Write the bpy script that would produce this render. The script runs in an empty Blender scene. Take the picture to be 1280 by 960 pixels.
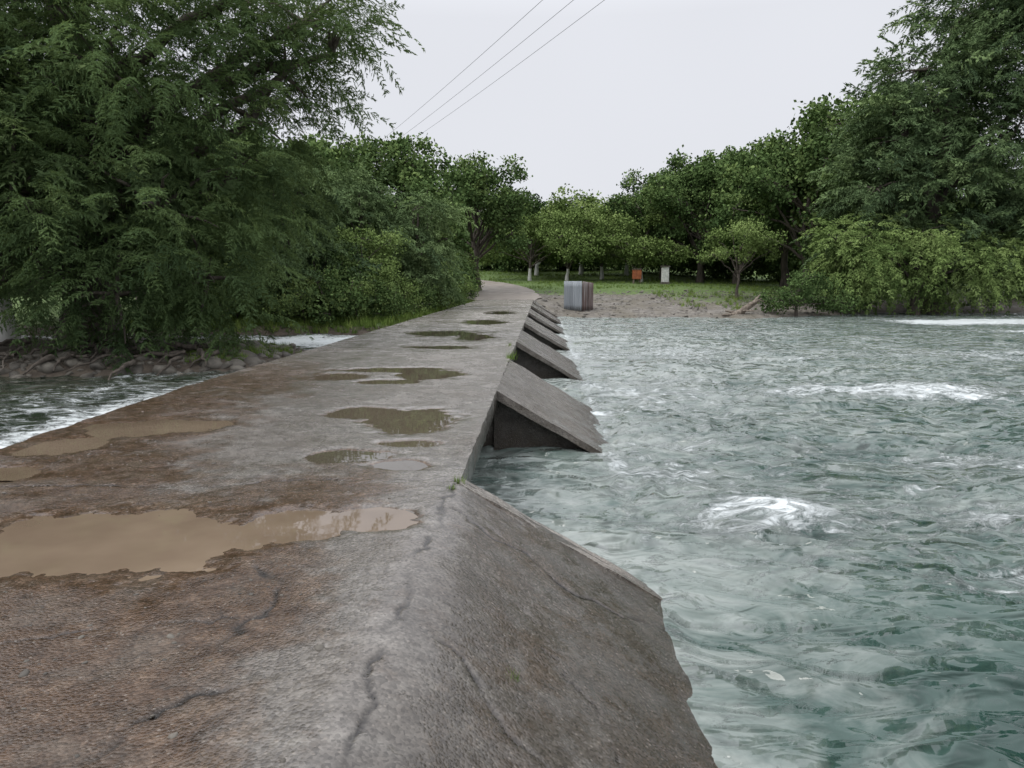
import bpy, bmesh, math, numpy as np
from mathutils import Vector, Matrix, noise as mnoise
rng=np.random.default_rng(11)
scene=bpy.context.scene
COL=scene.collection
# ------------------------------------------------------------------ helpers
def perlin(x,y,seed=0):
    x=np.asarray(x,float);y=np.asarray(y,float)
    xi=np.floor(x).astype(np.int64);yi=np.floor(y).astype(np.int64)
    xf=x-xi;yf=y-yi
    def g(ix,iy,dx,dy):
        h=(ix*374761393+iy*668265263+seed*974634777)&0xffffffff
        h=((h^(h>>13))*1274126177)&0xffffffff
        h=h^(h>>16)
        a=(h%3600)/3600.0*2*np.pi
        return np.cos(a)*dx+np.sin(a)*dy
    u=xf*xf*xf*(xf*(xf*6-15)+10);v=yf*yf*yf*(yf*(yf*6-15)+10)
    a=g(xi,yi,xf,yf);b=g(xi+1,yi,xf-1,yf);c=g(xi,yi+1,xf,yf-1);d=g(xi+1,yi+1,xf-1,yf-1)
    return (a+(b-a)*u+(c-a)*v+(a-b-c+d)*u*v)*1.5
def fbm(x,y,o=4,seed=0):
    s=0;a=1;t=0
    for i in range(o):
        s=s+a*perlin(x*2**i,y*2**i,seed+i*17);t+=a;a*=.5
    return s/t
def sstep(a,b,x):
    t=np.clip((x-a)/(b-a),0,1);return t*t*(3-2*t)
def mesh_np(name,V,F,mat=None,smooth=False,attrs=None):
    V=np.asarray(V,np.float32);F=np.asarray(F,np.int32)
    k=F.shape[1];me=bpy.data.meshes.new(name)
    me.vertices.add(len(V));me.vertices.foreach_set('co',V.ravel())
    me.loops.add(F.size);me.loops.foreach_set('vertex_index',F.ravel())
    me.polygons.add(len(F));me.polygons.foreach_set('loop_start',np.arange(0,F.size,k,dtype=np.int32))
    me.update(calc_edges=True)
    if smooth: me.polygons.foreach_set('use_smooth',np.ones(len(F),bool))
    for n,a in (attrs or {}).items():
        at=me.attributes.new(n,'FLOAT','POINT');at.data.foreach_set('value',np.asarray(a,np.float32).ravel())
    if mat: me.materials.append(mat)
    return me
def obj(name,me,parent=None,loc=(0,0,0),rot=0,scale=1):
    o=bpy.data.objects.new(name,me);COL.objects.link(o)
    o.location=loc;o.rotation_euler=(0,0,rot)
    o.scale=(scale,)*3 if not hasattr(scale,'__len__') else scale
    if parent: o.parent=parent
    return o
def empty(name,loc=(0,0,0),rot=0,scale=1):
    o=obj(name,None,None,loc,rot,scale);o.empty_display_size=.3;return o
def grid_faces(nr,nc):
    i=np.arange(nr-1)[:,None]*nc+np.arange(nc-1)[None,:]
    return np.stack([i,i+1,i+nc+1,i+nc],-1).reshape(-1,4)
def spaced(pts):
    out=[pts[0][0]]
    for (a,s0),(b,s1) in zip(pts[:-1],pts[1:]):
        p=out[-1]
        while p<b:
            p+=s0+(s1-s0)*min(1,(p-a)/(b-a)); out.append(min(p,b))
    return np.array(out)
# ------------------------------------------------------------------ node helper
class NT:
    def __init__(s,name):
        s.m=bpy.data.materials.new(name);s.m.use_nodes=True;s.t=s.m.node_tree;s.t.nodes.clear()
        s.out=s.t.nodes.new('ShaderNodeOutputMaterial')
    def n(s,typ,**kw):
        nd=s.t.nodes.new('ShaderNode'+typ)
        ins=kw.pop('ins',{})
        for k,v in kw.items(): setattr(nd,k,v)
        for k,v in ins.items():
            sock=nd.inputs[k]
            if isinstance(v,bpy.types.NodeSocket): s.t.links.new(v,sock)
            else: sock.default_value=v
        return nd
    def obj(s): return s.n('TexCoord').outputs['Object']
    def mapv(s,v,sc=(1,1,1),rot=(0,0,0)): return s.n('Mapping',ins={'Vector':v,'Scale':sc,'Rotation':rot}).outputs[0]
    def noise(s,v,scale,detail=5,rough=.55,dist=0): return s.n('TexNoise',ins={'Vector':v,'Scale':scale,'Detail':detail,'Roughness':rough,'Distortion':dist}).outputs[0]
    def vor(s,v,scale,out='Color',feature='F1'): return s.n('TexVoronoi',feature=feature,ins={'Vector':v,'Scale':scale}).outputs[out]
    def ramp(s,f,stops):
        r=s.n('ValToRGB',ins={'Fac':f});el=r.color_ramp.elements
        while len(el)<len(stops): el.new(.5)
        for e,(p,c) in zip(el,stops):
            e.position=p;e.color=(c[0],c[1],c[2],1) if hasattr(c,'__len__') else (c,c,c,1)
        return r.outputs[0]
    def mix(s,f,a,b,bt='MIX'):
        nd=s.n('MixRGB',blend_type=bt)
        for k,v in (('Fac',f),('Color1',a),('Color2',b)):
            if isinstance(v,bpy.types.NodeSocket): s.t.links.new(v,nd.inputs[k])
            elif hasattr(v,'__len__'): nd.inputs[k].default_value=(v[0],v[1],v[2],1)
            elif k=='Fac': nd.inputs[k].default_value=v
            else: nd.inputs[k].default_value=(v,v,v,1)
        return nd.outputs[0]
    def math(s,op,a,b=0.0,c=None):
        d={0:a,1:b}
        if c is not None:d[2]=c
        return s.n('Math',operation=op,ins=d).outputs[0]
    def attr(s,name): return s.n('Attribute',attribute_name=name).outputs['Fac']
    def z(s,v): return s.n('SeparateXYZ',ins={0:v}).outputs[2]
    def bump(s,h,st,dist,nrm=None):
        i={'Height':h,'Strength':st,'Distance':dist}
        if nrm: i['Normal']=nrm
        return s.n('Bump',ins=i).outputs[0]
    def pbr(s,col,rough,nrm=None,spec=.5,metal=0,ior=1.45):
        i={'Base Color':col if isinstance(col,bpy.types.NodeSocket) else (*col,1),'Roughness':rough,'Metallic':metal,'IOR':ior,'Specular IOR Level':spec}
        if nrm: i['Normal']=nrm
        return s.n('BsdfPrincipled',ins=i).outputs[0]
    def done(s,sh): s.t.links.new(sh,s.out.inputs[0]);return s.m
# ------------------------------------------------------------------ materials
def leaf_mat(name,dark,mid,light,trans=0):
    t=NT(name);a=t.attr('tone')
    oi=t.n('ObjectInfo').outputs['Random']
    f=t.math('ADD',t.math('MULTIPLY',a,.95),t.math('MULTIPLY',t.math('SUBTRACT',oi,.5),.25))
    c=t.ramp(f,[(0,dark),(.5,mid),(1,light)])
    p=t.n('BsdfDiffuse',ins={'Color':c}).outputs[0]
    if not trans: return t.done(p)
    tr=t.n('BsdfTranslucent',ins={'Color':t.mix(.5,c,(light[0]*1.2,light[1]*1.2,light[2]*.8))}).outputs[0]
    m=t.n('MixShader',ins={0:trans,1:p,2:tr}).outputs[0]
    return t.done(m)
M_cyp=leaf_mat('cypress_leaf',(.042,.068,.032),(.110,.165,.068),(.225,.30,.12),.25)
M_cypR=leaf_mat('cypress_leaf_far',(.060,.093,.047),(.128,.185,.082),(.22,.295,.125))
M_wil=leaf_mat('willow_leaf',(.10,.155,.05),(.195,.27,.09),(.29,.375,.14))
M_brd=leaf_mat('broad_leaf',(.042,.072,.026),(.098,.152,.054),(.195,.26,.09))
M_lgt=leaf_mat('light_leaf',(.08,.12,.036),(.165,.23,.075),(.26,.33,.12))
M_grs=leaf_mat('grass_blade',(.07,.115,.025),(.13,.20,.045),(.22,.28,.08))
def bark(name,white=False):
    t=NT(name);v=t.obj();n=t.noise(t.mapv(v,(3,3,.7)),3,4)
    c=t.ramp(n,[(.3,(.035,.028,.022)),(.7,(.13,.11,.09))])
    if white:
        e=t.math('ADD',t.z(v),t.math('MULTIPLY',n,.2))
        c=t.mix(t.math('LESS_THAN',e,1.15),c,t.mix(n,(.45,.45,.42),(.7,.69,.65)))
    return t.done(t.pbr(c,.85,t.bump(n,.8,.04)))
M_bark=bark('bark');M_barkw=bark('bark_lime_washed',True)
def concrete(name,deck,tint=1.0):
    t=NT(name);v=t.obj()
    n1=t.noise(v,.9,5,.6);n2=t.noise(v,7,6,.68);n3=t.noise(v,60,2,.6)
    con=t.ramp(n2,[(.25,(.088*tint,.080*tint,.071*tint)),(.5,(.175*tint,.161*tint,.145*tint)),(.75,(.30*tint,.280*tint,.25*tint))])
    con=t.mix(t.ramp(n1,[(.35,.0),(.65,.6)]),con,(.12*tint,.100*tint,.081*tint))
    if deck:
        n4=t.noise(v,2.7,6,.72)
        mud=t.ramp(n2,[(.3,(.030,.018,.011)),(.55,(.078,.050,.033)),(.8,(.165,.118,.083))])
        mud=t.mix(t.ramp(n4,[(.46,0),(.64,.5)]),mud,(.12,.10,.08))
        mf=t.math('ADD',t.attr('mud'),t.math('MULTIPLY',t.math('SUBTRACT',n4,.5),1.8))
        mf=t.ramp(mf,[(.34,0),(.70,1)])
        c=t.mix(mf,con,mud)
        dk=t.attr('dark')
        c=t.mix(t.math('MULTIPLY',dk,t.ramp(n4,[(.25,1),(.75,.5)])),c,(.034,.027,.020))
        c=t.mix(t.attr('pale'),c,t.mix(n2,(.17,.155,.137),(.46,.43,.385)))
    else:
        c=con
        z=t.z(v)
        st=t.math('ADD',z,t.math('MULTIPLY',n1,.5))
        c=t.mix(t.ramp(t.math('ADD',st,.75),[(.0,1),(.35,0)]),c,(.04,.032,.022))
        streak=t.noise(t.mapv(v,(.6,5,.6)),3,4,.7)
        c=t.mix(t.ramp(streak,[(.42,0),(.68,.75)]),c,(.055,.044,.032))
    vt=t.n('TexVoronoi',ins={'Vector':v,'Scale':70});vc=vt.outputs['Color'];vd=vt.outputs['Distance']
    c=t.mix(.75,c,t.ramp(vc,[(0,.45),(1,1.6)]),'MULTIPLY')
    v2=t.n('TexVoronoi',ins={'Vector':v,'Scale':30})
    peb=t.ramp(v2.outputs['Distance'],[(.14,1),(.26,0)])
    pm=t.math('MULTIPLY',peb,t.ramp(v2.outputs['Color'],[(.62,0),(.72,.45)]))
    c=t.mix(pm,c,(.27,.235,.20))
    if deck: c=t.mix(t.attr('crack'),c,(.010,.008,.006))
    w=t.noise(v,2.4,5,.72)
    if deck: w=t.math('ADD',w,t.math('MULTIPLY',t.math('SUBTRACT',t.attr('wet'),.5),.45))
    r=t.ramp(w,[(.34,.55),(.48,.24),(.60,.06)])
    h=t.math('ADD',t.math('MULTIPLY',n2,.6),t.math('MULTIPLY',n3,.35))
    h=t.math('ADD',h,t.math('MULTIPLY',vd,-.3))
    h=t.math('ADD',h,t.math('MULTIPLY',pm,.3))
    st=t.ramp(w,[(.5,.85),(.72,.18)])
    return t.done(t.pbr(c,r,t.bump(h,st,.024)))
M_deck=concrete('wet_concrete_deck',True,.80);M_con=concrete('stained_concrete',False,.9);M_conshade=concrete('shaded_concrete',False,.42);M_conl=concrete('pale_concrete',False,1.5)  # the darkest tint puts the shade under the aprons into the concrete colour
def puddle():
    t=NT('muddy_puddle_water');v=t.obj();n=t.noise(v,.9,4)
    c=t.ramp(n,[(.3,(.125,.09,.062)),(.7,(.215,.163,.115))])
    c=t.mix(t.attr('clear'),c,(.075,.062,.046))
    b=t.bump(t.noise(v,5,2),.06,.01)
    return t.done(t.pbr(c,.02,b,ior=1.55))
M_pud=puddle()
def water(name,left=False):
    t=NT(name);v=t.obj()
    vs=t.mapv(v,(.6,1,1),(0,0,.15))
    nA=t.noise(vs,.45,4,.6,1.6);nB=t.noise(vs,1.2,5,.62,2.2)
    if left: base=t.ramp(nA,[(.3,(.014,.021,.014)),(.55,(.026,.034,.022)),(.8,(.06,.062,.042))])
    else: base=t.ramp(nA,[(.32,(.014,.040,.032)),(.5,(.042,.078,.066)),(.7,(.10,.137,.12))])
    mf=t.ramp(t.math('ADD',t.math('MULTIPLY',t.attr('milk_skysheen'),.34),nB),[(.52,0),(.96,.8)])
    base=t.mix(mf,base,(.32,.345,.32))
    nf=t.noise(vs,3.2,7,.80,1.6)
    fn=t.math('ADD',nf,t.math('MULTIPLY',t.attr('foam'),.22))
    ff=t.ramp(fn,[(.63,0),(.80,.9)])
    base=t.mix(ff,base,(.66,.70,.70))
    r=t.math('ADD',t.math('MULTIPLY',ff,.45),.03)
    h=t.math('ADD',t.math('MULTIPLY',t.noise(vs,1.3,1,.5,1.8),1.5),t.math('MULTIPLY',t.noise(vs,4.2,2,.45,1.2),.34))
    h=t.math('ADD',h,t.math('MULTIPLY',ff,.08))
    b=t.bump(h,1.0,.26 if not left else .13)
    return t.done(t.pbr(base,r,b,ior=1.45))
M_wr=water('river_water');M_wl=water('upstream_water',True)
def ground():
    t=NT('bank_ground');v=t.obj()
    n2=t.noise(v,3,6,.7);n1=t.noise(v,.5,4,.6)
    grass=t.ramp(n2,[(.3,(.045,.075,.02)),(.55,(.10,.155,.038)),(.8,(.17,.22,.07))])
    dirt=t.ramp(n2,[(.3,(.04,.030,.022)),(.7,(.12,.098,.076))])
    grav=t.mix(.8,(.175,.16,.14),t.ramp(t.vor(v,3.5),[(0,.4),(1,1.4)]),'MULTIPLY')
    grav=t.mix(t.ramp(n1,[(.4,0),(.6,.7)]),grav,(.12,.105,.075))
    g=t.ramp(t.math('ADD',t.attr('grass'),t.math('MULTIPLY',t.math('SUBTRACT',n2,.5),1.3)),[(.4,0),(.6,1)])
    gr=t.ramp(t.math('ADD',t.attr('gravel'),t.math('MULTIPLY',t.math('SUBTRACT',n2,.5),.6)),[(.4,0),(.6,1)])
    c=t.mix(gr,dirt,grav);c=t.mix(g,c,grass)
    return t.done(t.pbr(c,.9,t.bump(n2,.9,.12)))
M_gnd=ground()
def simple(name,c1,c2,scale,rough,bump=.2,metal=0,sc=(1,1,1)):
    t=NT(name);v=t.mapv(t.obj(),sc);n=t.noise(v,scale,5,.65)
    return t.done(t.pbr(t.ramp(n,[(.35,c1),(.65,c2)]),rough,t.bump(n,bump,.02),metal=metal))
M_road=simple('dirt_road',(.18,.155,.13),(.29,.255,.22),1.5,.6,.4)
M_rock=simple('river_stone',(.045,.040,.034),(.16,.145,.12),2.5,.7,.5)
M_zinc=simple('galvanised_sheet',(.20,.22,.24),(.30,.325,.35),1.2,.5,.1,.0,(3,3,.4))
M_rust=simple('rusty_sheet',(.07,.028,.02),(.28,.26,.25),1.8,.6,.1,.0,(5,5,.2))
M_wood=simple('weathered_wood',(.07,.055,.042),(.24,.2,.16),6,.85,.6,0,(1,1,.3))
M_white=simple('white_paint',(.45,.45,.43),(.68,.68,.65),5,.7)
M_orange=simple('orange_paint',(.20,.055,.022),(.38,.12,.045),4,.6)
M_wire=simple('cable',(.12,.12,.13),(.16,.16,.17),4,.5)
# ------------------------------------------------------------------ layout functions
def Redge(y): return -.65+.0405*np.asarray(y,float)
def Ledge(y): return np.interp(y,[-10,7,11.4,22,28,52],[-4.9,-4.8,-4.75,-4.1,-3.75,-2.25])
ZR=-.96;ZL=-.45;RW=1.64
roadx=lambda y: np.interp(y,[48,52,58,66,74,84,96,120],[-.6,-.5,-.8,-1.6,-3.4,-8,-16,-34])
def terrain_z(x,y,full=False):
    nz=fbm(x*.25,y*.25,4,5)
    sf=y-(48.2+5.5*sstep(15,27,x)-1.2*np.exp(-((x-15)/1.8)**2))+nz*1.2
    zf=np.interp(sf,[-3,0,.7,4,8,17,32,47,72,210],[-2.4,-.99,-.80,-.5,-.12,.45,1.15,2.1,3.6,8])
    sl=np.minimum(Ledge(y)+.05-x,y-26.8+nz*1.5)
    zl=np.interp(sl,[-3,0,.5,2,12],[-2.2,-.5,-.2,-.06,.15])
    zl=np.where(sl<0.0,np.minimum(zl,-.5),zl)
    e=np.sqrt(((x+11.2)/6.5)**2+((y-18.8)/3.6)**2);e2=np.sqrt(((x+22)/9)**2+((y-19)/4)**2)
    si=(1-np.minimum(e,e2))*3.6+nz*.8
    zi=np.interp(si,[-2,0,.5,3],[-2.2,-.5,-.24,.02])
    sn=-9-y
    zn=np.interp(sn,[-3,0,3,30],[-2.4,-.9,0,.6])
    z=np.maximum(np.maximum(zf,zl),np.maximum(zi,zn))
    z=z+.05*fbm(x*1.1,y*1.1,3,9)*(z>-1.5)
    rp=np.interp(y,[50,53,58,66,74,84,96,120],[-.3,-.06,.08,.45,.85,1.3,2.2,3.6])
    k=(1-sstep(2.2,5,np.abs(x-roadx(y))))*sstep(49.5,51.5,y)
    z=z*(1-k)+rp*k
    if full: return z,sf,sl,si,sn
    return z
# ------------------------------------------------------------------ ground
xs=spaced([(-900,90),(-200,20),(-60,2.5),(-25,.3),(20,.45),(45,.8),(70,5),(200,60),(900,90)])
ys=spaced([(-600,90),(-60,8),(-15,1.2),(12,.3),(30,.35),(80,.6),(110,2),(160,15),(400,120),(1200,150)])
X,Y=np.meshgrid(xs,ys)
Z,sf,sl,si,sn=terrain_z(X,Y,True)
gr=np.maximum(sstep(10,17,sf+4*fbm(X*.12,Y*.12,3,3)),sstep(.3,1.5,sl)*.9)
gr=np.maximum(gr,sstep(.3,1.4,si)*.55*(Y<22.8)*sstep(-7.5,-5,X))
gr=np.maximum(gr,sstep(4,8,sf)*.55*sstep(9,13,X));gr=np.maximum(gr,sstep(1,4,sn)*.8)
gr=np.maximum(gr,.27*sstep(1,5,sf))
gv=(sf>-3)*(X>-2)*(1-sstep(16,20,sf))*1.0
gme=mesh_np('ground',np.stack([X,Y,Z],-1).reshape(-1,3),grid_faces(*X.shape),M_gnd,True,{'grass':gr,'gravel':gv})
obj('ground',gme)
ry=np.arange(51.6,118,.6);cu=np.linspace(-1,1,9)
wid=np.interp(ry,[51,56,66,118],[1.75,2.8,3.3,2.8])
RX=roadx(ry)[:,None]+cu[None]*wid[:,None]*(1+.12*fbm(ry*.4,ry*0+2,3,4))[:,None];RY=np.repeat(ry[:,None],9,1)
RZ=np.interp(RY,[50,53,58,66,74,84,96,120],[-.3,-.06,.08,.45,.85,1.3,2.2,3.6])+.05
obj('dirt_road',mesh_np('dirt_road',np.stack([RX,RY,RZ],-1).reshape(-1,3),grid_faces(*RX.shape),M_road,True))
# ------------------------------------------------------------------ water
def wavez(x,y,amp=1):
    wx=.9*perlin(x*.35,y*.35,31);wy=.9*perlin(x*.35,y*.35,32)
    h=.065*perlin(x*.35+wx,y*.6+wy,41)
    h=h+.085*(.5-np.abs(perlin(x*.75+wx*2,y*1.2+wy*2,42)))
    h=h+.055*(.5-np.abs(perlin(x*1.6+wx*3.5,y*2.5+wy*3.5,43)))
    h=h+.018*perlin(x*3.6+wx*5,y*5+wy*5,44)
    h=h+.004*perlin(x*9,y*11,45)
    return h*amp
xs=spaced([(-3.2,.2),(0,.04),(5,.055),(14,.12),(40,.4),(150,12),(400,40)])
ys=spaced([(-12,.5),(2,.045),(10,.06),(20,.11),(45,.25),(60,.5)])
X,Y=np.meshgrid(xs,ys)
amp=1-.45*sstep(20,45,Y)
boil=.10*np.exp(-((X-2.9)/.9)**2-((Y-8)/.8)**2)+.07*np.exp(-((X-5)/.8)**2-((Y-6.2)/.7)**2)+.10*np.exp(-((X-9.3)/2)**2-((Y-17)/1)**2)+.06*np.exp(-((X-3.6)/.8)**2-((Y-11.3)/.9)**2)
Z=ZR-.03+wavez(X,Y,1.25*amp)+boil
toe=Redge(Y)+RW
d=X-toe
gaps=np.zeros_like(X)
for g0,g1 in [(5.9,10.7),(14.9,18.9),(22.9,26.6),(30.6,34.2),(38.2,41.8)]:
    c=(g0+g1)/2;w=(g1-g0)/2+.4
    gaps=np.maximum(gaps,np.exp(-((Y-c-.1*(X))/w)**2))
foam=.7*gaps*np.exp(-np.maximum(X-2.2,0)/3.5)*sstep(.8,2.4,X)
G=lambda cx,cy,sx,sy:np.exp(-((X-cx)/sx)**2-((Y-cy)/sy)**2)
foam+=.75*G(2.9,8,.8,.5)+1.0*G(9.3,17,3.4,1.3)+.5*G(3,14,2.5,3)+.8*G(16,25,7,2)+.7*G(7,10.5,2,.7)+.5*G(5,27,3,3)+.6*G(4.6,6.1,.9,.4)+.7*G(6,7.8,1.6,.4)+.7*G(12,13,2.5,.8)+.6*G(10,35,6,2.5)
foam+=2.2*sstep(19,25,X)*np.exp(-((Y-43.5-.05*(X-25))/2.6)**2)+1.2*sstep(18,26,X)*np.exp(-((Y-36)/1.8)**2)
foam+=1.3*np.clip(fbm(X*.25,Y*.45,4,79)-.10,0,1)*sstep(5,8,Y)
foam+=.5*np.exp(-np.abs(d)/.14)*(X>-1)
milk_skysheen=.85*np.exp(-np.maximum(d,0)/1.0)*(1-sstep(6,8,Y))+.7*np.exp(-np.maximum(X-2,0)/7)*sstep(5,8,Y)+.4*fbm(X*.4,Y*.4,4,77)+.65*sstep(9,26,Y)  # milky water near the aprons; far term paints sky reflection into the colour
milk_skysheen-= .35*G(4.8,5.5,1.6,2)
obj('river_water',mesh_np('river_water',np.stack([X,Y,Z],-1).reshape(-1,3),grid_faces(*X.shape),M_wr,True,{'foam':foam,'milk_skysheen':milk_skysheen}))
us=np.concatenate([-np.exp(np.linspace(math.log(80),math.log(.06),170)),[0,.8]])
ys=spaced([(-12,.4),(5,.08),(30,.14)])
U,Y=np.meshgrid(us,ys);X=Ledge(Y)+U
Z=ZL+wavez(X*1.2,Y*1.2,.5)
wob=.35*fbm(X*.8,Y*.8,3,12)
foam=1.2*np.exp(-((U+1.35+wob)/.5)**2)*sstep(6.0,8,Y)*(1-.5*sstep(12,15,Y))+1.2*np.exp(-((Y-24.3+.15*(X+6))/2)**2)*sstep(-14,-8,X)+.65*np.exp(-((U+2.8+2*wob)/.9)**2)*sstep(7,9,Y)+.6*np.clip(fbm(X*.5,Y*.8,3,15)-.1,0,1)
obj('upstream_water',mesh_np('upstream_water',np.stack([X,Y,Z],-1).reshape(-1,3),grid_faces(*X.shape),M_wl,True,{'foam':foam,'milk_skysheen':foam*0}))
# ------------------------------------------------------------------ causeway
cause=empty('concrete_causeway')
PUD=[(-2.35,4.55,.85,.56,0),(-3.1,4.25,.5,.4,0),(-.92,4.95,.26,.24,.8),(-1.45,4.8,.35,.33,.2),(-3.9,8.15,.7,.45,.2),(-4.3,7.2,.4,.35,.2),(-1.15,8.5,.5,.65,.8),(-1.75,9.0,.45,.4,.8),
     (-2.9,12.3,.5,.45,.7),(-2.0,13.2,.9,.35,.8),(-1.3,12.6,.5,.65,.8),(-1.9,11.7,.45,.25,.8),(-1.6,17.5,.7,.45,.9),
     (-1.9,21.8,1.0,1.0,.9),(-1.0,20.4,.5,1.0,.9),(-1.5,6.8,.42,.22,1),(-.95,6.45,.24,.18,1),(-1.0,7.3,.28,.15,1),(-1.0,27,.7,1.3,.9),(-.5,34,.6,1.4,.9),(-4.2,6.15,.4,.25,.1)]
def pudmask(x,y):
    m=np.zeros_like(x)
    wob=.75*fbm(x*1.5,y*1.5,5,71)+.18*fbm(x*8,y*8,3,75)
    for cx,cy,rx,ry_,_ in PUD:
        q=np.sqrt(((x-cx)/rx)**2+((y-cy)/ry_)**2)+wob
        m=np.maximum(m,1-sstep(.55,1.5,q))
    return m
CR=[[(-1.42,4.1),(-1.2,3.8),(-1.18,3.46),(-1.28,3.2),(-1.13,3.0),(-1.02,2.88),(-1.3,2.65),(-1.5,2.2)],
    [(-4.9,5.6),(-3.6,5.75),(-2.4,5.7),(-1.6,5.95),(-.4,5.88)],
    [(-.42,5.9),(-.5,5.3),(-.47,4.8),(-.58,4.2),(-.52,3.7),(-.6,3.2),(-.55,2.7),(-.62,1.8)],
    [(-.42,5.25),(-.1,5.05),(.1,5.15),(.35,4.9),(.7,5.0),(1.15,5.25)],
    [(-.55,3.5),(-.25,3.35),(0,2.95),(.35,2.8)],[(.15,3.9),(.4,3.6),(.5,3.2)],[(-1.2,3.46),(-2.0,3.3),(-2.8,2.9)]]
CW=[.019,.014,.015,.017,.013,.009,.009]
def crackf(x,y):
    xx=x+.08*fbm(x*6,y*6,5,90);yy=y+.08*fbm(x*6,y*6,5,93)
    c=np.zeros_like(x)
    for i,(pl,w) in enumerate(zip(CR,CW)):
        m=np.zeros_like(x)
        for (ax,ay),(bx,by) in zip(pl[:-1],pl[1:]):
            dx,dy=bx-ax,by-ay;L2=dx*dx+dy*dy
            t=np.clip(((xx-ax)*dx+(yy-ay)*dy)/L2,0,1)
            dd=np.hypot(xx-ax-t*dx,yy-ay-t*dy)
            m=np.maximum(m,np.exp(-(dd/w)**2))
        c=np.maximum(c,m*np.clip((1.1 if i in (0,3) else .7)+1.5*perlin(x*3,y*3,97),0,1))
    return c
def deckattrs(X,Y):
    R=Redge(Y)
    pm=pudmask(X,Y);ck=crackf(X,Y)
    Z=.006*fbm(X*1.4,Y*1.4,5,61)+.003*fbm(X*9,Y*9,3,66)+.0022*fbm(X*30,Y*30,2,69)
    pit=np.clip(fbm(X*3.2,Y*3.2,4,64)-.35,0,1)*.03
    Z=Z-.034*pm-.012*ck*(1-sstep(.02,.15,pm))-pit+.004
    mud=.86-sstep(-1.35,-.55,X+.45*fbm(X*.8,Y*.8,4,51))*.74
    fy=sstep(5.2,7.5,Y+.6*fbm(X*.6,Y*.6,3,52));mud=mud*(1-fy)+fy*(.78-.70*sstep(-3.9,-2.3,X+1.0*fbm(X*.5,Y*.5,3,53)))
    mud=mud*(1-.5*sstep(11,16,Y));mud=np.maximum(mud,sstep(.1,.5,pm)*.75)
    mud=mud+.35*fbm(X*.7,Y*.7,4,55)
    wet=.60+.5*fbm(X*.5,Y*.5,3,58)+.5*(pm>.12)+.5*np.exp(-((X+1.0)/.8)**2-((Y-6.3)/1.6)**2)
    pale=.62*sstep(9,26,Y)*(1-.8*pm)+.12*sstep(6,9,Y)*sstep(-2.5,-1.5,X)
    return Z,pm,ck,mud,wet,pale,np.zeros_like(X)
ys=spaced([(-10,.4),(1.6,.04),(1.9,.014),(5.93,.016)])
u=np.concatenate([np.linspace(0,1,300),1+np.linspace(0,1,130)[1:]])
Uu,Y=np.meshgrid(u,ys)
L=Ledge(Y)+.06*fbm(Y*1.5,Y*0+3,4,21);R=Redge(Y)
X=np.where(Uu<=1,L+(R-L)*Uu,R+(Uu-1)*1.95)
Z,pm,ck,mud,wet,pale,dark=deckattrs(X,Y)
dd=X-R;w=.03+.17*sstep(5.9,4.8,Y)
d0=dd-.01
Z=Z-.6*np.where(d0<-w,0,np.where(d0>w,d0,(d0+w)**2/(4*w)))
Z=Z+.012*fbm(X*1.5,Y*1.5,3,44)*sstep(0,.5,dd)
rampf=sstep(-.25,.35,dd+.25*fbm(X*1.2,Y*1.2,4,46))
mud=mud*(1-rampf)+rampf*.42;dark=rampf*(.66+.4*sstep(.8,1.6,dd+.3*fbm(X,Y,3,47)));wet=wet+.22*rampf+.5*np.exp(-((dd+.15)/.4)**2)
pale=pale*(1-rampf)
obj('deck_near_with_apron',mesh_np('deck_near',np.stack([X,Y,Z],-1).reshape(-1,3),grid_faces(*X.shape),M_deck,True,{'mud':mud,'wet':wet,'pale':pale,'crack':ck,'dark':dark}),cause)
edgeL=[(X[:,0].copy(),ys.copy(),Z[:,0].copy())]
ys=[5.93]
while ys[-1]<52.4: ys.append(ys[-1]+max(.022,.0036*ys[-1]))
ys=np.array(ys);Uu,Y=np.meshgrid(np.linspace(0,1,200),ys)
L=Ledge(Y)+.06*fbm(Y*1.5,Y*0+3,4,21);R=Redge(Y)+.02*fbm(Y*2.5,Y*0+7,4,22)
X=L+(R-L)*Uu
Z,pm,ck,mud,wet,pale,dark=deckattrs(X,Y)
obj('deck_far',mesh_np('deck_far',np.stack([X,Y,Z],-1).reshape(-1,3),grid_faces(*X.shape),M_deck,True,{'mud':mud,'wet':wet,'pale':pale,'crack':ck,'dark':dark}),cause)
edgeL.append((X[:,0],ys,Z[:,0]))
for i,(ex,ey,ez) in enumerate(edgeL):
    V=np.stack([np.stack([ex,ey,ez],-1),np.stack([ex-.03,ey,ez-.05],-1),np.stack([ex-.02,ey,ez*0-1.6],-1)],1).reshape(-1,3)
    obj('left_face_%d'%i,mesh_np('left_face',V,grid_faces(len(ey),3),M_con),cause)
ex,ey,ez=X[:,-1],ys,Z[:,-1]
V=np.stack([np.stack([ex,ey,ez],-1),np.stack([ex+.004,ey,ez-.03],-1),np.stack([ex-.01,ey,ez*0-.27],-1),np.stack([ex-1.6,ey,ez*0-.27],-1)],1).reshape(-1,3)
obj('right_slab_face',mesh_np('right_face',V,grid_faces(len(ey),4),M_con),cause)
V=[];F=[];C=[];o=0
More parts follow.
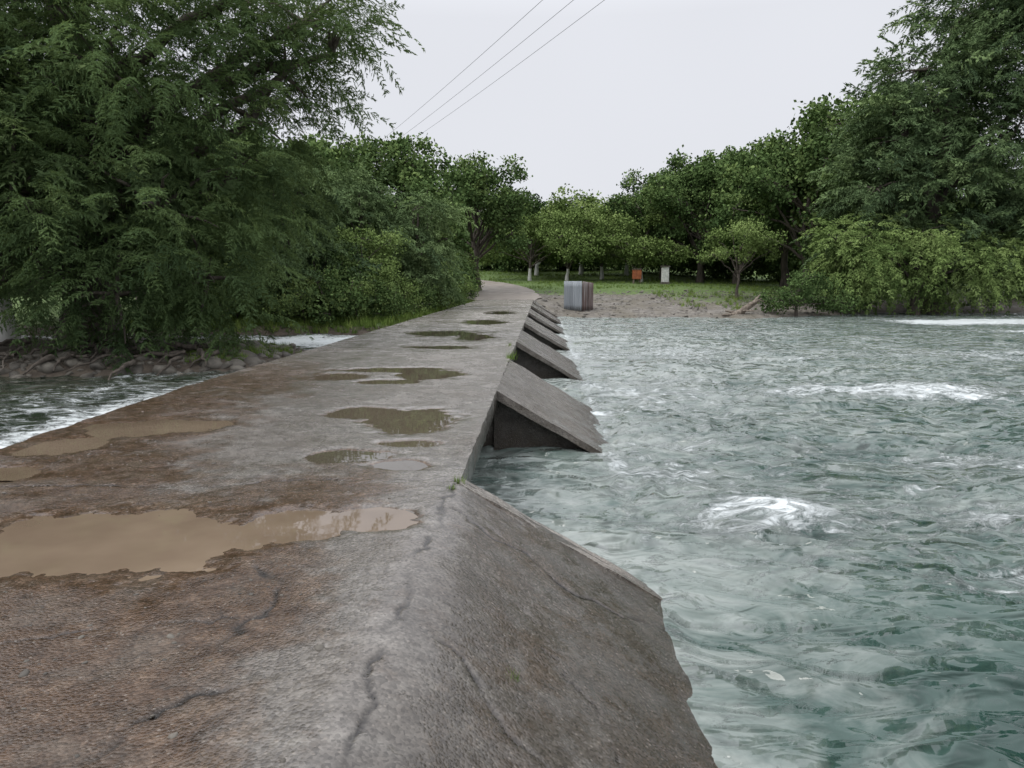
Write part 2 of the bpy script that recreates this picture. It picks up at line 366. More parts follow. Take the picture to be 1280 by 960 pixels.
for i,(cx,cy,rx,ry_,cl) in enumerate(PUD):
    th=np.linspace(0,2*np.pi,40,endpoint=False)
    px=cx+rx*2.2*np.cos(th);py=cy+ry_*2.2*np.sin(th)
    py=np.where((cy<5.9),np.minimum(py,5.86),np.maximum(py,5.96))
    px=np.minimum(px,Redge(py)-np.where(py<5.9,.13,.05));px=np.maximum(px,Ledge(py)+.2)
    z=-.0135-.00012*i
    V.append(np.concatenate([[[cx,cy,z]],np.stack([px,py,px*0+z],-1)]));F.append(np.stack([np.full(40,o),o+1+np.arange(40),o+1+(np.arange(40)+1)%40],-1));C.append(np.full(41,cl));o+=41
obj('puddle_water',mesh_np('puddle_water',np.concatenate(V),np.concatenate(F),M_pud,False,{'clear':np.concatenate(C)}),cause)
def rough_hexa(name,c,parent,mat,cuts=12,j=.012,fr=3):
    bm=bmesh.new();bmesh.ops.create_cube(bm,size=2)
    bmesh.ops.subdivide_edges(bm,edges=bm.edges[:],cuts=cuts,use_grid_fill=True)
    c=[Vector(p) for p in c]
    for v in bm.verts:
        a,b,d=(v.co+Vector((1,1,1)))/2
        p=lambda q:(c[q]*(1-a)*(1-b)+c[q+1]*a*(1-b)+c[q+2]*a*b+c[q+3]*(1-a)*b)
        co=p(0)*(1-d)+p(4)*d
        nv=mnoise.noise_vector(co*fr)*j+mnoise.noise_vector(co*fr*4)*j*.4
        v.co=co+nv
    me=bpy.data.meshes.new(name);bm.to_mesh(me);bm.free();me.materials.append(mat)
    return obj(name,me,parent)
starts=[10.7,18.8,26.5,34.1,41.7,48.0]
def apron(y0,y1,i):
    R0,R1=float(Redge(y0)),float(Redge(y1));T=.075;dx=1.84;dz=-1.1
    rough_hexa('apron_slab_%d'%i,[(R0+.0,y0,-.02-T-.03),(R0+dx-.02,y0,dz-T),(R1+dx-.02,y1,dz-T),(R1,y1,-.02-T-.03),
                      (R0+.006,y0,.004),(R0+dx,y0,dz),(R1+dx,y1,dz),(R1+.006,y1,.004)],cause,M_con,16,.016)
    for k,yy in enumerate((y0+.32,y1-.5)):
        r=float(Redge(yy))
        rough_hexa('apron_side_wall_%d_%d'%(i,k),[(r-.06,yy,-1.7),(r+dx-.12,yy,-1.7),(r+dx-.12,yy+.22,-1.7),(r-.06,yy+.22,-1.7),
                 (r-.06,yy,-.10),(r+dx-.12,yy,dz-.04),(r+dx-.12,yy+.22,dz-.04),(r-.06,yy+.22,-.10)],cause,M_conshade,8,.01)
for i,y0 in enumerate(starts): apron(y0,y0+4.1,i)
for i,y0 in enumerate([1.8]+starts):
    y1=5.9 if i==0 else y0+4.0; y0=y0+.3 if i else -9.5
    l0,l1,r0,r1=[float(q) for q in (Ledge(y0)+.1,Ledge(y1)+.1,Redge(y0)-.05,Redge(y1)-.05)]
    y0+=.12
    rough_hexa('pier_%d'%i,[(l0,y0,-2.3),(r0,y0,-2.3),(r1,y1,-2.3),(l1,y1,-2.3),(l0,y0,-.24),(r0,y0,-.24),(r1,y1,-.24),(l1,y1,-.24)],cause,M_con,6,.004)
r=float(Redge(5.9))
rough_hexa('apron_end_lip',[(r+.0,5.80,-.16),(r+1.80,5.80,-1.24),(r+1.82,6.02,-1.24),(r+.0,6.02,-.16),(r+.0,5.80,.012),(r+1.80,5.80,-1.06),(r+1.82,6.02,-1.08),(r+.0,6.02,.0)],cause,M_conl,18,.014)
rough_hexa('apron_end_wall',[(r-.05,5.7,-2),(r+1.6,5.7,-2),(r+1.6,5.93,-2),(r-.05,5.93,-2),(r-.05,5.7,-.12),(r+1.6,5.7,-1.12),(r+1.6,5.93,-1.12),(r-.05,5.93,-.12)],cause,M_con,4,.004)
for y0,y1 in ((-9.8,22),(22,52)):
    a,b=float(Ledge(y0)),float(Ledge(y1))
    rough_hexa('added_weir_wall',[(a+.3,y0,-2.3),(a+1.2,y0,-2.3),(b+1.2,y1,-2.3),(b+.3,y1,-2.3),(a+.3,y0,-.3),(a+1.2,y0,-.3),(b+1.2,y1,-.3),(b+.3,y1,-.3)],cause,M_con,4,.004)  # added under the deck: parts the water levels and keeps the openings dark
# ------------------------------------------------------------------ vegetation builders
def tube(path,rad,sides=7):
    path=np.asarray(path,float);k=len(path)
    t=np.gradient(path,axis=0);t/=np.linalg.norm(t,axis=1)[:,None]+1e-9
    ref=np.where(np.abs(t[:,2:3])>.9,np.array([[1.,0,0]]),np.array([[0,0,1.]]))
    a=np.cross(t,ref);a/=np.linalg.norm(a,axis=1)[:,None]+1e-9;b=np.cross(t,a)
    th=np.linspace(0,2*np.pi,sides,endpoint=False)
    V=path[:,None]+np.asarray(rad)[:,None,None]*(np.cos(th)[None,:,None]*a[:,None]+np.sin(th)[None,:,None]*b[:,None])
    i=np.arange(k-1)[:,None]*sides;j=np.arange(sides)[None]
    F=np.stack([i+j,i+(j+1)%sides,i+sides+(j+1)%sides,i+sides+j],-1).reshape(-1,4)
    return V.reshape(-1,3),F
class Wood:
    def __init__(s): s.V=[];s.F=[];s.o=0
    def add(s,path,rad,sides=7):
        V,F=tube(path,rad,sides);s.V.append(V);s.F.append(F+s.o);s.o+=len(V)
    def limb(s,A,B,r0,r1,rise=.3,n=8,wob=.06,r=rng,sides=6):
        A=np.array(A,float);B=np.array(B,float);C=(A+B)/2+np.array([0,0,rise*np.linalg.norm(B-A)])
        t=np.linspace(0,1,n)[:,None]
        P=(1-t)**2*A+2*t*(1-t)*C+t*t*B
        P[1:-1]+=r.normal(0,wob*np.linalg.norm(B-A)/2,(n-2,3))*.4
        s.add(P,np.linspace(r0,r1,n),sides);return P
    def mesh(s,name,mat): return mesh_np(name,np.concatenate(s.V),np.concatenate(s.F),mat,True)
def norm(v): return v/(np.linalg.norm(v,axis=-1,keepdims=True)+1e-9)
def plume_tpl(r,nside=15,nleaf=7,leaf=.075,width=.3,droop=.6,lw=.17):
    Ps=[];Ds=[]
    for k in range(nside):
        s=(k+r.random())/nside
        c=np.array([s,0.02*math.sin(5*s),.15*s-droop*s*s])
        for sd in (-1,1):
            Ln=width*(1.1-.75*s)*r.uniform(.6,1.25)
            d=norm(np.array([.6+r.normal(0,.15),sd*.8,r.normal(-.15,.2)]))
            for j in range(nleaf):
                q=(j+.5)/nleaf
                p=c+d*Ln*q+np.array([0,0,-.35*Ln*q*q])
                Ps.append(p);Ds.append(norm(d+np.array([0,(1 if j%2 else -1)*.5,-.45])+r.normal(0,.3,3)))
    P=np.array(Ps);D=np.array(Ds);W=norm(np.cross(D,norm(r.normal(0,1,P.shape)*.8+np.array([0,0,1.]))))
    n=len(P);l=leaf*r.uniform(.7,1.3,(n,1))
    T=np.stack([P-W*l*lw,P+W*l*lw,P+D*l],1)
    return T.reshape(-1,3),np.arange(n*3).reshape(-1,3)
def broad_tpl(r,n=11,leaf=.30):
    P=np.clip(r.normal(0,.30,(n,3)),-.5,.5);D=norm(r.normal(0,1,(n,3))+P*.6+np.array([0,0,-.25]))
    N=norm(r.normal(0,.7,(n,3))+np.array([0,0,.8]));W=norm(np.cross(D,N))
    l=leaf*r.uniform(.7,1.3,(n,1));w=l*.36
    T=np.stack([P,P+D*l*.5+W*w,P+D*l,P+D*l*.5-W*w],1)
    return T.reshape(-1,3),np.arange(n*4).reshape(-1,4)
def scatter(tpls,pos,yaw,pitch,roll,scale,tone):
    Vs=[];Fs=[];As=[];o=0
    which=rng.integers(0,len(tpls),len(pos))
    for ti,(TV,TF) in enumerate(tpls):
        m=which==ti
        if not m.any(): continue
        cy,sy=np.cos(yaw[m]),np.sin(yaw[m]);cp,sp=np.cos(pitch[m]),np.sin(pitch[m]);cr,sr=np.cos(roll[m]),np.sin(roll[m])
        O=np.zeros_like(cy);I=O+1
        Rz=np.stack([cy,-sy,O,sy,cy,O,O,O,I],-1).reshape(-1,3,3)
        Ry=np.stack([cp,O,-sp,O,I,O,sp,O,cp],-1).reshape(-1,3,3)
        Rx=np.stack([I,O,O,O,cr,-sr,O,sr,cr],-1).reshape(-1,3,3)
        Rm=Rz@Ry@Rx
        V=np.einsum('nij,kj->nki',Rm,TV)*scale[m][:,None,None]+pos[m][:,None]
        n=len(V);kk=len(TV)
        Vs.append(V.reshape(-1,3));Fs.append((TF[None]+(np.arange(n)*kk)[:,None,None]+o).reshape(-1,TF.shape[1]));o+=n*kk
        As.append(np.repeat(tone[m],kk))
    return np.concatenate(Vs),np.concatenate(Fs),np.concatenate(As)
rt=np.random.default_rng(3)
PL=[plume_tpl(rt,17,8,.056,.24,.65,.2) for _ in range(4)]
PLw=[plume_tpl(rt,11,5,.11,.24,1.1,.2) for _ in range(3)]
PLf=[plume_tpl(rt,9,5,.125,.32,.5,.22) for _ in range(4)]
BR=[broad_tpl(rt) for _ in range(5)]
def crown(lobes,nsub,nsp,style,spsize,seed,shell=.55,zcut=None,spread=.36):
    r=np.random.default_rng(seed);P=[];Dn=[];Rn=[];tips=[]
    for (cx,cy,cz,rx,ry,rz) in lobes:
        rad=np.array([rx,ry,rz]);c=np.array([cx,cy,cz]);mr=rad.mean()
        ns=max(4,int(nsub*mr**1.6))
        d=norm(r.normal(0,1,(ns,3)));rr=r.uniform(shell,1.05,(ns,1))
        sc=c+d*rad*rr
        tips.append((c,sc))
        for q in range(ns):
            n=max(3,int(nsp*r.uniform(.5,1.5)))
            sz=spread*r.uniform(.6,1.3)*mr**.5
            off=np.clip(r.normal(0,1,(n,3)),-1.5,1.5)*np.array([sz,sz,sz*.55])
            p=sc[q]+off
            P.append(p);Dn.append(norm((p-c)/rad+r.normal(0,.25,(n,3))))
            Rn.append(np.clip(r.normal(.42,.2)+off[:,2]/sz*.14+d[q,2]*.14+r.normal(0,.08,n),0,1))  # varied per clump, and lighter towards the top of each clump and lobe
    P=np.concatenate(P);D=np.concatenate(Dn);Rn=np.concatenate(Rn);n=len(P)
    if zcut is not None:
        k=P[:,2]>zcut;P=P[k];D=D[k];Rn=Rn[k];n=len(P)
    yaw=np.arctan2(D[:,1],D[:,0])+r.normal(0,.45,n)
    if style is BR: pitch=r.uniform(-3,3,n);roll=r.uniform(-3,3,n)
    else: pitch=np.clip(D[:,2]*.7,-.5,.8)+r.normal(0,.3,n);roll=r.normal(0,.5,n)
    V,F,A=scatter(style,P,yaw,pitch,roll,spsize*r.uniform(.65,1.25,n),Rn)
    return V,F,A,tips
def make_tree_meshes(name,lobes,trunk,style,nsub,nsp,spsize,mat,seed,barkm=M_bark,zcut=None,twigs=4,shell=.55,spread=.36):
    r=np.random.default_rng(seed+100)
    V,F,A,tips=crown(lobes,nsub,nsp,style,spsize,seed,shell,zcut,spread)
    fol=mesh_np(name+'_foliage',V,F,mat,False,{'tone':A})
    w=Wood();h,tr=trunk
    top=np.array([r.normal(0,.04)*h,r.normal(0,.04)*h,h])
    n=12;t=np.linspace(0,1,n)[:,None];P=top*t+np.concatenate([r.normal(0,.02*h,(n,2))*np.sin(t*np.pi),np.zeros((n,1))],1)
    P[0,2]-=.4
    rad=tr*(1-.65*t[:,0])*(1+.6*np.exp(-t[:,0]*14))
    w.add(P,rad,10)
    for c,sc in tips:
        hz=np.clip(c[2]*r.uniform(.4,.75),.25*h,h)
        k=min(n-1,int(hz/h*(n-1)));A0=P[k]
        w.limb(A0,c,rad[k]*.55,max(.02,tr*.14),.12,9,.07,r)
        for q in r.choice(len(sc),min(twigs,len(sc)),replace=False):
            w.limb(c,sc[q],max(.018,tr*.13),.012,.12,6,.08,r,5)
    print(name,len(fol.polygons))
    return w.mesh(name+'_trunk',barkm),fol
def place(name,meshes,loc,rot=0,scale=1):
    e=empty(name,loc,rot,scale)
    obj('trunk_and_limbs',meshes[0],e);obj('foliage',meshes[1],e);return e
def gz(x,y): return float(terrain_z(np.array([float(x)]),np.array([float(y)]))[0])
b=np.array([-10.8,19.6])
lob=[(-8.0,17.6,3.0,2.1,1.8,2.3),(-10.9,17.2,3.4,2.0,1.8,1.8),(-9,18,6,2.8,2.3,1.9),(-12,18,6.6,2.8,2.5,2.3),(-7.2,18.3,1.5,1.3,1.2,1.6),
     (-6.6,19,8.0,2.0,1.8,1.3),(-4.9,19.2,7.5,1.2,1.2,.9),(-4.3,19.2,6.8,.8,.8,.95),(-5.4,19.0,6.3,.9,.9,1.0),(-6.2,19.0,5.3,1.4,1.3,1.5),(-10,20.5,10.5,4,3.6,3),(-8.8,17.2,1.2,1.3,1.1,1.4),
     (-12.9,17.2,3.4,1.5,1.5,1.3),(-6.8,18.8,3.8,1.2,1.2,1.3),(-13.5,20,9.5,3,3,3),(-8,21.5,5,2.4,1.6,2.8),(-10.5,17.4,1.6,.9,.8,.9)]
lob=[(a-b[0],c-b[1],d,e,f,g) for a,c,d,e,f,g in lob]
ms=make_tree_meshes('cypress_a',lob,(9.5,.55),PL,8.5,8,1.2,M_cyp,21,zcut=.1,twigs=7,spread=.4)
place('cypress_tree',ms,(b[0],b[1],gz(*b)))
lob=[(0,0,5,3,3,2.5),(-2,1,3.6,2,2,1.6),(2.2,-.6,4.2,2,1.8,1.4),(0,0,8,3,3,2.5)]
cypB=make_tree_meshes('cypress_b',lob,(7,.24),PLf,5,8,1.5,M_cypR,22,M_barkw)
place('cypress_tree',cypB,(-12.6,19.2,gz(-12.6,19.2)))
place('cypress_tree',cypB,(-17.5,24.5,-.3),2)
lob=[(0,0,3.2,1.5,1.5,1.6),(.5,-.3,4.5,1.1,1.1,1.0),(-.8,.2,2.0,1.2,1.2,1.1),(.9,0,1.7,1.1,1.1,1.0),(-.5,0,4.9,.9,.9,.8)]
cypC=make_tree_meshes('cypress_c',lob,(4.8,.13),PLf,11,9,.9,M_cypR,23,M_barkw,twigs=5)
for x,y,s,rr in [(-8.3,29,1.05,0),(-9.8,31,1.15,2),(-4.5,38,.98,1),(-7.2,36.5,1.15,4),(-13,30,1.3,3),(-5.6,41,.9,5)]:
    place('young_cypress_tree',cypC,(x,y,gz(x,y)),rr,s)
def lobset(seed,n,R,h0,h1,lr,flat=.75):
    r=np.random.default_rng(seed);out=[]
    for i in range(n):
        a=r.uniform(0,2*np.pi);q=math.sqrt(r.random());z=r.uniform(0,1)
        prof=math.sin(math.pi*(.18+.72*z))
        rr=R*q*prof
        s=lr*r.uniform(.65,1.3)
        out.append((rr*math.cos(a),rr*math.sin(a),h0+(h1-h0)*z,s,s,s*flat))
    return out
BD=[]
for sd,R,h0,h1,lr in [(1,4.8,3.4,10.2,1.5),(2,5.4,3.2,9.4,1.6),(3,4.6,3.4,11,1.4)]:
    BD.append(make_tree_meshes('broadleaf%d'%sd,lobset(sd,22,R,h0,h1,lr),(h1*.85,.26),BR,7,8,.78,M_brd,30+sd,twigs=4,spread=.26))
BL=[]
for sd in (5,6):
    BL.append(make_tree_meshes('spreading%d'%sd,lobset(sd,18,4.6,2.2,5.6,1.4,.55),(4.2,.15),BR,8,8,.62,M_lgt,40+sd,M_barkw,twigs=4,spread=.28))
def pl(name,ms,x,y,s=1,rot=None): return place(name,ms,(x,y,gz(x,y)),rng.uniform(0,6.28) if rot is None else rot,s)
pl('broadleaf_tree',BD[0],-2.9,64,1.02,.5)
pl('broadleaf_tree',BD[1],-8.2,56,1.1);pl('broadleaf_tree',BD[2],-11.5,54,1.0);pl('broadleaf_tree',BD[1],-15.5,48,1.0);pl('broadleaf_tree',BD[0],-12,42,.8)
pl('broadleaf_tree',BD[2],-20,42,1.1);pl('broadleaf_tree',BD[1],-18,34,.95)
for x,y,s,i in [(1.8,80,1.15,0),(5.6,79,1.15,1),(9.5,82,1.25,0),(12.8,77,1.1,1),(2.8,88,1.4,1),(8,90,1.5,0),(13,88,1.4,1)]: pl('spreading_tree',BL[i],x,y,s)
for x,y,s,i in [(15.5,80,1.08,0),(18.6,77,1.12,1),(22.0,76,1.15,2),(25.6,73,1.3,0),(24.2,64,1.25,1),(27.5,66,1.45,2),(33,66,1.4,0),(20.5,84,1.3,0)]: pl('broadleaf_tree',BD[i],x,y,s)
sm=make_tree_meshes('smalltree',lobset(9,13,2.3,2.4,4.3,.85,.5),(3.4,.10),BR,12,8,.44,M_lgt,61,M_bark,twigs=4,spread=.3)
pl('small_tree',sm,16.4,56.5,1.15,.3);pl('small_tree',sm,-6.2,33,.75,2)
lob=[(0,0,8,4.2,4,3),(-2.9,-1,11.5,2.8,3,2.2),(1,0,14,4,4,3),(-1.2,0,16.2,2.8,3,2.0),(3.5,-2,11,4,4,3),(4,-1,18,4.5,4,3.4),(-4.5,-1,8.2,2.4,2.6,1.8),(2.0,1,20,3.2,3,2.2),(7,-2,15,4,4,3.5),(7,-2,8,3.5,3,3),(-3.4,-.5,13.6,1.6,1.8,1.2),(-4.8,0,5.4,2.2,2,1.6),(6,0,22,4,4,3),(3,-1,5,4,3,3)]
cr=make_tree_meshes('cypress_r',lob,(19,.8),PLf,4.6,9,1.75,M_cypR,71,twigs=6,spread=.46)
place('cypress_tree',cr,(29.3,54.5,gz(29.3,54.5)))
lob=[(-4.2,0,3.2,2.2,2,1.7),(-1.5,-.4,3.0,2.3,2,2.0),(1.6,-.6,2.6,2.4,2,2.0),(4.4,0,3.2,2.2,2,1.9),(-3,.2,4.8,1.8,1.6,1.2),(0.2,0,5.0,1.8,1.6,1.0),(-5.5,0,4.6,1.2,1.2,.9),(7,0,3,2,2,2)]
wi=make_tree_meshes('willow',lob,(3.6,.28),PLw,7.5,9,1.35,M_wil,73,zcut=-.1,twigs=5)
place('willow_tree',wi,(26.8,51.5,-.6))
lob=[(0,0,.9,1.3,1.1,.85),(-1.3,0,.6,1.0,.9,.65),(1.4,.1,.7,1.1,.9,.75),(.4,0,1.6,.9,.8,.6),(2.4,.2,.35,.9,.8,.5)]
bush=make_tree_meshes('bush',lob,(1.2,.07),BR,18,8,.4,M_brd,81,zcut=0,spread=.28)
place('riverside_bush',bush,(18.2,49.4,-.6),0,1.25)
place('riverside_bush',bush,(22.3,51.8,-.6),2,.8)
shrA=make_tree_meshes('shrubA',lobset(12,8,.7,.3,1.2,.42,.8),(.9,.03),BR,40,8,.26,M_brd,82)
shrB=make_tree_meshes('shrubB',lobset(13,8,.6,.3,1.4,.38,.9),(1.0,.03),BR,40,8,.24,M_lgt,83)
for x,y,s,i in [(-7.6,28.2,1.1,1),(-6.6,28.0,1.3,0),(-5.7,28.4,.9,1),(-8.9,28.3,1.1,0),(-4.9,29.5,1.0,0),(-10.2,28.6,1.5,1),(-5.6,31,1.4,1),(-4.6,33,1.0,1),(-4.3,36,.9,0),(-3.6,39.5,.9,1),(-3.3,43,.9,0),(-3.0,47,.9,1),(-6.8,30,1.7,0),(-9.6,30,1.5,1),(-12,28.5,1.6,0),(-3.4,50.5,1.1,0),(-4.5,45,1.6,0),(-5,50,2.,1),(-5.5,56,2.4,0),(-4.6,54,1.5,1),(-4.4,60,2.0,0),(-3.9,63,1.8,1)]:
    pl('shrub',(shrA,shrB)[i],x,y,s)
dm=empty('distant_trees')
for k in range(46):
    x=-70+k*3.4+rng.normal(0,1.5);y=rng.uniform(108,130)
    if -22<x<-10 and y<112: y+=10
    m=BD[k%3]
    e=obj('tree_%d'%k,m[1],dm,(x,y,gz(x,y)-1.5),rng.uniform(0,6),(1.2,1.2,rng.uniform(.75,.95) if -5<x<20 else 1.15))
    obj('tree_%d_trunk'%k,m[0],e)
for k in range(16):
    x=-40+k*2.4;y=60+rng.uniform(0,10) if x<-8 else 100
    obj('under_%d'%k,shrA[1],dm,(x,y,gz(x,y)-.3),rng.uniform(0,6),rng.uniform(3,4.5))
for k in range(30):
    x=-2+k*1.9;y=(96+rng.uniform(0,4)) if x<14 else (92-.8*(x-14)+rng.uniform(0,4) if x<40 else 62)
    obj('under_r_%d'%k,(shrA,shrB)[k%3==0][1],dm,(x,y,gz(x,y)-.3),rng.uniform(0,6),rng.uniform(2.8,4.8))
def grass_tpl(r,n=12):
    T=[]
    for i in range(n):
        a=r.uniform(0,6.28);q=r.uniform(0,.35);p=np.array([q*math.cos(a),q*math.sin(a),0]);h=r.uniform(.5,1.1)
        l=r.normal(0,.3,2);tip=p+np.array([l[0],l[1],h]);w=np.array([math.cos(a+1),math.sin(a+1),0])*.04
        T.append([p-w,p+w,tip])
    T=np.array(T);return T.reshape(-1,3),np.arange(n*3).reshape(-1,3)
GT=[grass_tpl(rt) for _ in range(4)]
def grass(P,S):
    n=len(P);return scatter(GT,P,rng.uniform(0,6.28,n),rng.normal(0,.08,n),rng.normal(0,.08,n),S,np.clip(rng.normal(.5,.25,n),0,1))
def sample(n,x0,x1,y0,y1,f):
    x=rng.uniform(x0,x1,n);y=rng.uniform(y0,y1,n);k=f(x,y);x=x[k];y=y[k];return np.stack([x,y,terrain_z(x,y)-.02],-1)
P1=sample(8000,-14,-2.4,26.5,52,lambda x,y:(x<Ledge(y)-.12)&(terrain_z(x,y)>-.42))
P2=sample(1500,-7.5,-4.2,15,22.5,lambda x,y:(terrain_z(x,y)>-.30)&(x<Ledge(y)-.3)&(fbm(x,y,2,2)>-.1))
P3=sample(8000,-6,34,60,96,lambda x,y:(np.abs(x-roadx(y))>3)&(fbm(x*.3,y*.3,3,2)>-.1+.3*(y<65)))
P4=sample(1500,11,34,49,62,lambda x,y:(terrain_z(x,y)>-.6)&(fbm(x*.5,y*.5,3,2)>0))
P=np.concatenate([P1,P2,P3,P4]);S=np.concatenate([rng.uniform(.15,.4,len(P1)),rng.uniform(.1,.22,len(P2)),rng.uniform(.12,.3,len(P3)),rng.uniform(.2,.45,len(P4))])
V,F,A=grass(P,S);obj('grass',mesh_np('grass',V,F,M_grs,False,{'tone':A}))
for x,y,s in [(0.0,3.44,.065),(-.41,5.88,.07),(-.02,15.1,.2),(.42,2.95,.04),(-.1,17.8,.12),(-.45,5.7,.05)]:
    R=float(Redge(y));z=-max(0,x-R)*.6-.015
    q=np.array([[0,0,0]]*5)+rng.normal(0,.3*s,(5,3))*np.array([1,1,0]);V,F,A=grass(q,np.full(5,s)*rng.uniform(.5,1.1,5));
    obj('weed_tuft',mesh_np('weed',V,F,M_grs,False,{'tone':A*.8}),None,(x,y,z))
def stones(name,P,S):
    bm=bmesh.new();bmesh.ops.create_icosphere(bm,subdivisions=2,radius=1)
    T=[]
    base=np.array([v.co[:] for v in bm.verts]);Fq=np.array([[v.index for v in f.verts] for f in bm.faces]);bm.free()
    for i in range(4):
        Vn=base*(1+.45*np.array([mnoise.noise(Vector(v*1.1)+Vector((i*7,0,0))) for v in base]))[:,None]*np.array([1,.8,.5]);T.append((Vn,Fq))
    n=len(P);V,F,A=scatter(T,P,rng.uniform(0,6.28,n),rng.normal(0,.3,n),rng.normal(0,.3,n),S,rng.random(n))
    obj(name,mesh_np(name,V,F,M_rock,False,{'tone':A}))
Pa=sample(2600,-17,-4,14,23.5,lambda x,y:(terrain_z(x,y)>-.64)&(terrain_z(x,y)<-.1)&(x<Ledge(y)-.3))
Pb=sample(4000,2,24,47.5,64,lambda x,y:(terrain_z(x,y)>-1.05)&(x>roadx(y)+2.2))
stones('river_stones',np.concatenate([Pa,Pb]),np.concatenate([rng.exponential(.07,len(Pa)).clip(0,.26)+.05,rng.exponential(.035,len(Pb))+.035]))
n=1200;x=rng.uniform(-4.6,-.7,n);y=rng.uniform(2,9,n)
pm=pudmask(x,y);k=(pm<.05);stones('pebbles',np.stack([x,y,x*0+.002],-1)[k],rng.exponential(.004,k.sum())+.003)
# ------------------------------------------------------------------ small objects
def box(name,c,s,mat,parent,rot=0,bev=.01):
    bm=bmesh.new();bmesh.ops.create_cube(bm,size=1)
    for v in bm.verts: v.co=Vector((v.co.x*s[0],v.co.y*s[1],v.co.z*s[2]))
    bmesh.ops.bevel(bm,geom=bm.edges[:],offset=bev,segments=2,affect='EDGES')
    me=bpy.data.meshes.new(name);bm.to_mesh(me);bm.free();me.materials.append(mat);return obj(name,me,parent,c,rot)
e=empty('corrugated_metal_shelter',(4.35,50.9,gz(4.35,50.6)-.03),-.62,1.05)
def corr(name,a,b,h0,h1,mat):
    a=np.array(a);b=np.array(b);Ln=np.linalg.norm(b-a);n=int(Ln/.02);t=np.linspace(0,1,n);nrm=np.array([-(b-a)[1],(b-a)[0]])/Ln
    off=.025*np.sin(t*Ln/.075*math.pi)
    xy=a+(b-a)*t[:,None]+nrm*off[:,None];zz=np.linspace(0,1,6)
    V=np.stack([np.repeat(xy[:,None,0],6,1),np.repeat(xy[:,None,1],6,1),(.03+zz[None]*(h0+(h1-h0)*t[:,None]))],-1)
    me=mesh_np(name,V.reshape(-1,3),grid_faces(n,6),mat,False);o=obj(name,me,e);md=o.modifiers.new('s','SOLIDIFY');md.thickness=.004
corr('front_sheet_a',(-.66,-.62),(.05,-.64),1.80,1.80,M_zinc);corr('front_sheet_b',(.0,-.69),(.66,-.69),1.80,1.80,M_zinc)
corr('side_sheet_a',(.70,-.66),(.70,.02),1.80,1.74,M_rust);corr('side_sheet_b',(.75,-.04),(.75,.62),1.74,1.68,M_rust)
corr('left_sheet',(-.66,.62),(-.66,-.6),1.70,1.80,M_zinc);corr('back_sheet',(-.66,.62),(.70,.62),1.68,1.68,M_rust)
for i,(x,y) in enumerate([(-.52,-.52),(.56,-.52),(.56,.52),(-.52,.52)]): box('post_%d'%i,(x,y,.85),(.08,.08,1.7),M_wood,e)
box('top_rail',(0,-.50,1.6),(1.1,.05,.07),M_wood,e)
e=empty('orange_sign',(11.9,74,gz(11.9,74)),0,1.15)  # small orange sign, built as a box on legs
box('body',(0,0,.75),(.7,.6,.8),M_orange,e,0,.04);box('rim',(0,0,1.18),(.78,.68,.06),M_wood,e)
for i,(x,y) in enumerate([(-.28,-.22),(.28,-.22),(.28,.22),(-.28,.22)]): box('leg_%d'%i,(x,y,.2),(.07,.07,.42),M_wood,e)
e=empty('white_pillar',(14.4,73,gz(14.4,73)),0,1.15)
box('shaft',(0,0,.7),(.55,.5,1.4),M_white,e,0,.03);box('cap',(0,0,1.44),(.72,.66,.09),M_con,e,0,.02);box('plinth',(0,0,.08),(.7,.65,.2),M_con,e,0,.02)
e=empty('white_marker_post',(-7.9,37.2,gz(-7.9,37.2)));box('shaft',(0,0,.7),(.2,.2,1.9),M_white,e);box('cap',(0,0,1.67),(.26,.26,.06),M_con,e)
w=Wood();r2=np.random.default_rng(5)
w.limb((-.9,0,-.35),(.7,.2,.75),.26,.16,.0,10,.05,r2,9)
for p,q,a in [((.5,.1,.6),(1.0,.3,1.15),.12),((.3,.1,.45),(.9,-.4,.95),.10),((-.6,0,-.1),(-1.5,-.3,-.1),.14),((-.5,0,0),(-1.1,.5,.15),.11),((.6,.2,.7),(1.3,.5,.75),.09),((-.2,0,.15),(.4,-.6,.2),.07)]: w.limb(p,q,a,a*.35,.08,7,.1,r2,7)
obj('driftwood_stump',w.mesh('driftwood',M_wood),None,(14.5,48.0,-.72))
w=Wood()
for i in range(44):
    x=rng.uniform(-13,-6.5);y=rng.uniform(15.9,18.0);a=rng.uniform(2.6,5.4);l=rng.uniform(.5,1.8);z=gz(x,y)
    w.limb((x,y,z+.16),(x+l*math.cos(a),y+l*math.sin(a)*.6,z-.12),rng.uniform(.03,.08),.015,.14,7,.14,rng,5)
obj('exposed_roots',w.mesh('roots',M_bark))
d0=np.array([-11.2,62,11.3]);d1=np.array([13.2,-6,11.6])
line=empty('power_line')
dirv=(d1-d0)[:2]/np.linalg.norm((d1-d0)[:2]);perp=np.array([-dirv[1],dirv[0]])
for k in range(3):
    o=perp*(k*1.0);t=np.linspace(0,1,40)
    P=np.stack([d0[0]+o[0]+(d1-d0)[0]*t,d0[1]+o[1]+(d1-d0)[1]*t,d0[2]+(d1-d0)[2]*t-.5*4*t*(1-t)],-1)
    w=Wood();w.add(P,np.full(40,.0085),5);obj('wire_%d'%k,w.mesh('wire',M_wire),line)
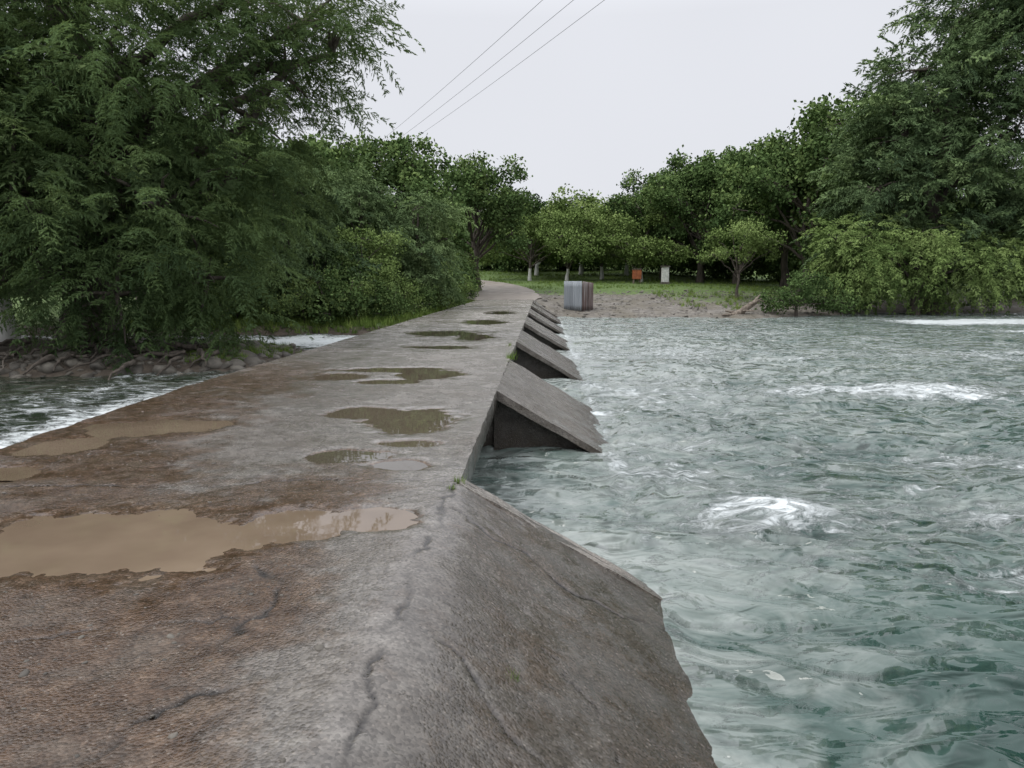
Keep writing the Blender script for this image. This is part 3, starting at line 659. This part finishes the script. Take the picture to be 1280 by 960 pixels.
for k,dd_ in enumerate((d0,d1)):
    c=dd_[:2]+perp;e=empty('utility_pole',(c[0],c[1],0));zt=float(dd_[2])
    w=Wood();w.add([(0,0,-2),(0,0,5),(0,0,zt+.1)],[.17,.14,.1],12);obj('pole',w.mesh('pole',M_wood),e)
    box('crossarm',(0,0,zt-.25),(2.3,.10,.10),M_wood,e,math.atan2(perp[1],perp[0]))
    for q in (-1,0,1):
        w=Wood();w.add([(perp[0]*q,perp[1]*q,zt-.25),(perp[0]*q,perp[1]*q,zt-.12),(perp[0]*q,perp[1]*q,zt)],[.03,.05,.03],8);obj('insulator_%d'%(q+1),w.mesh('ins',M_white),e)
# ------------------------------------------------------------------ sky and light
el=math.radians(55);az=math.radians(250)
wd=bpy.data.worlds.new('World');scene.world=wd;wd.use_nodes=True;nt=wd.node_tree;nt.nodes.clear()
N=lambda t,**k:nt.nodes.new('ShaderNode'+t)
out=N('OutputWorld');bg=N('Background');sky=N('TexSky');sky.sky_type='NISHITA';sky.sun_disc=False;sky.sun_elevation=el;sky.sun_rotation=az;sky.dust_density=3
hs=N('HueSaturation');hs.inputs['Saturation'].default_value=.35
tc=N('TexCoord');sp=N('SeparateXYZ');mr=N('MapRange');mr.inputs[1].default_value=.3;mr.inputs[2].default_value=1;mr.inputs[3].default_value=8.5;mr.inputs[4].default_value=25
nz=N('TexNoise');nz.inputs['Scale'].default_value=1.6;nz.inputs['Detail'].default_value=2
m2=N('MapRange');m2.inputs[3].default_value=.91;m2.inputs[4].default_value=1.09
mu=N('Math');mu.operation='MULTIPLY'
cc=N('VectorMath');cc.operation='SCALE';cc.inputs[0].default_value=(.955,.975,1.04)
mx=N('MixRGB');mx.inputs['Fac'].default_value=.9
lk=nt.links.new
lk(tc.outputs['Generated'],sp.inputs[0]);lk(sp.outputs[2],mr.inputs[0]);lk(tc.outputs['Generated'],nz.inputs['Vector']);lk(nz.outputs[0],m2.inputs[0])
lk(mr.outputs[0],mu.inputs[0]);lk(m2.outputs[0],mu.inputs[1]);lk(mu.outputs[0],cc.inputs['Scale'])
lk(sky.outputs[0],hs.inputs['Color']);lk(hs.outputs[0],mx.inputs['Color1']);lk(cc.outputs[0],mx.inputs['Color2'])
lk(mx.outputs[0],bg.inputs[0]);bg.inputs[1].default_value=.1;lk(bg.outputs[0],out.inputs[0])
sun=bpy.data.lights.new('sun','SUN');sun.energy=1.4;sun.angle=math.radians(25);sun.color=(1,.97,.92)
so=bpy.data.objects.new('sun',sun);COL.objects.link(so)
dirs=Vector((math.cos(el)*math.sin(az),math.cos(el)*math.cos(az),math.sin(el)))
so.rotation_euler=dirs.to_track_quat('Z','Y').to_euler();so.location=(0,0,40)
cam=bpy.data.cameras.new('camera');co=bpy.data.objects.new('camera',cam);COL.objects.link(co)
cam.sensor_width=36;cam.lens=36*961/1280;cam.clip_end=3000;cam.clip_start=.05
co.location=(0,0,1.6);co.rotation_euler=(math.radians(90-8.0),0,0)
scene.camera=co
scene.view_settings.view_transform='Standard';scene.view_settings.look='None';scene.view_settings.exposure=0;scene.view_settings.gamma=1
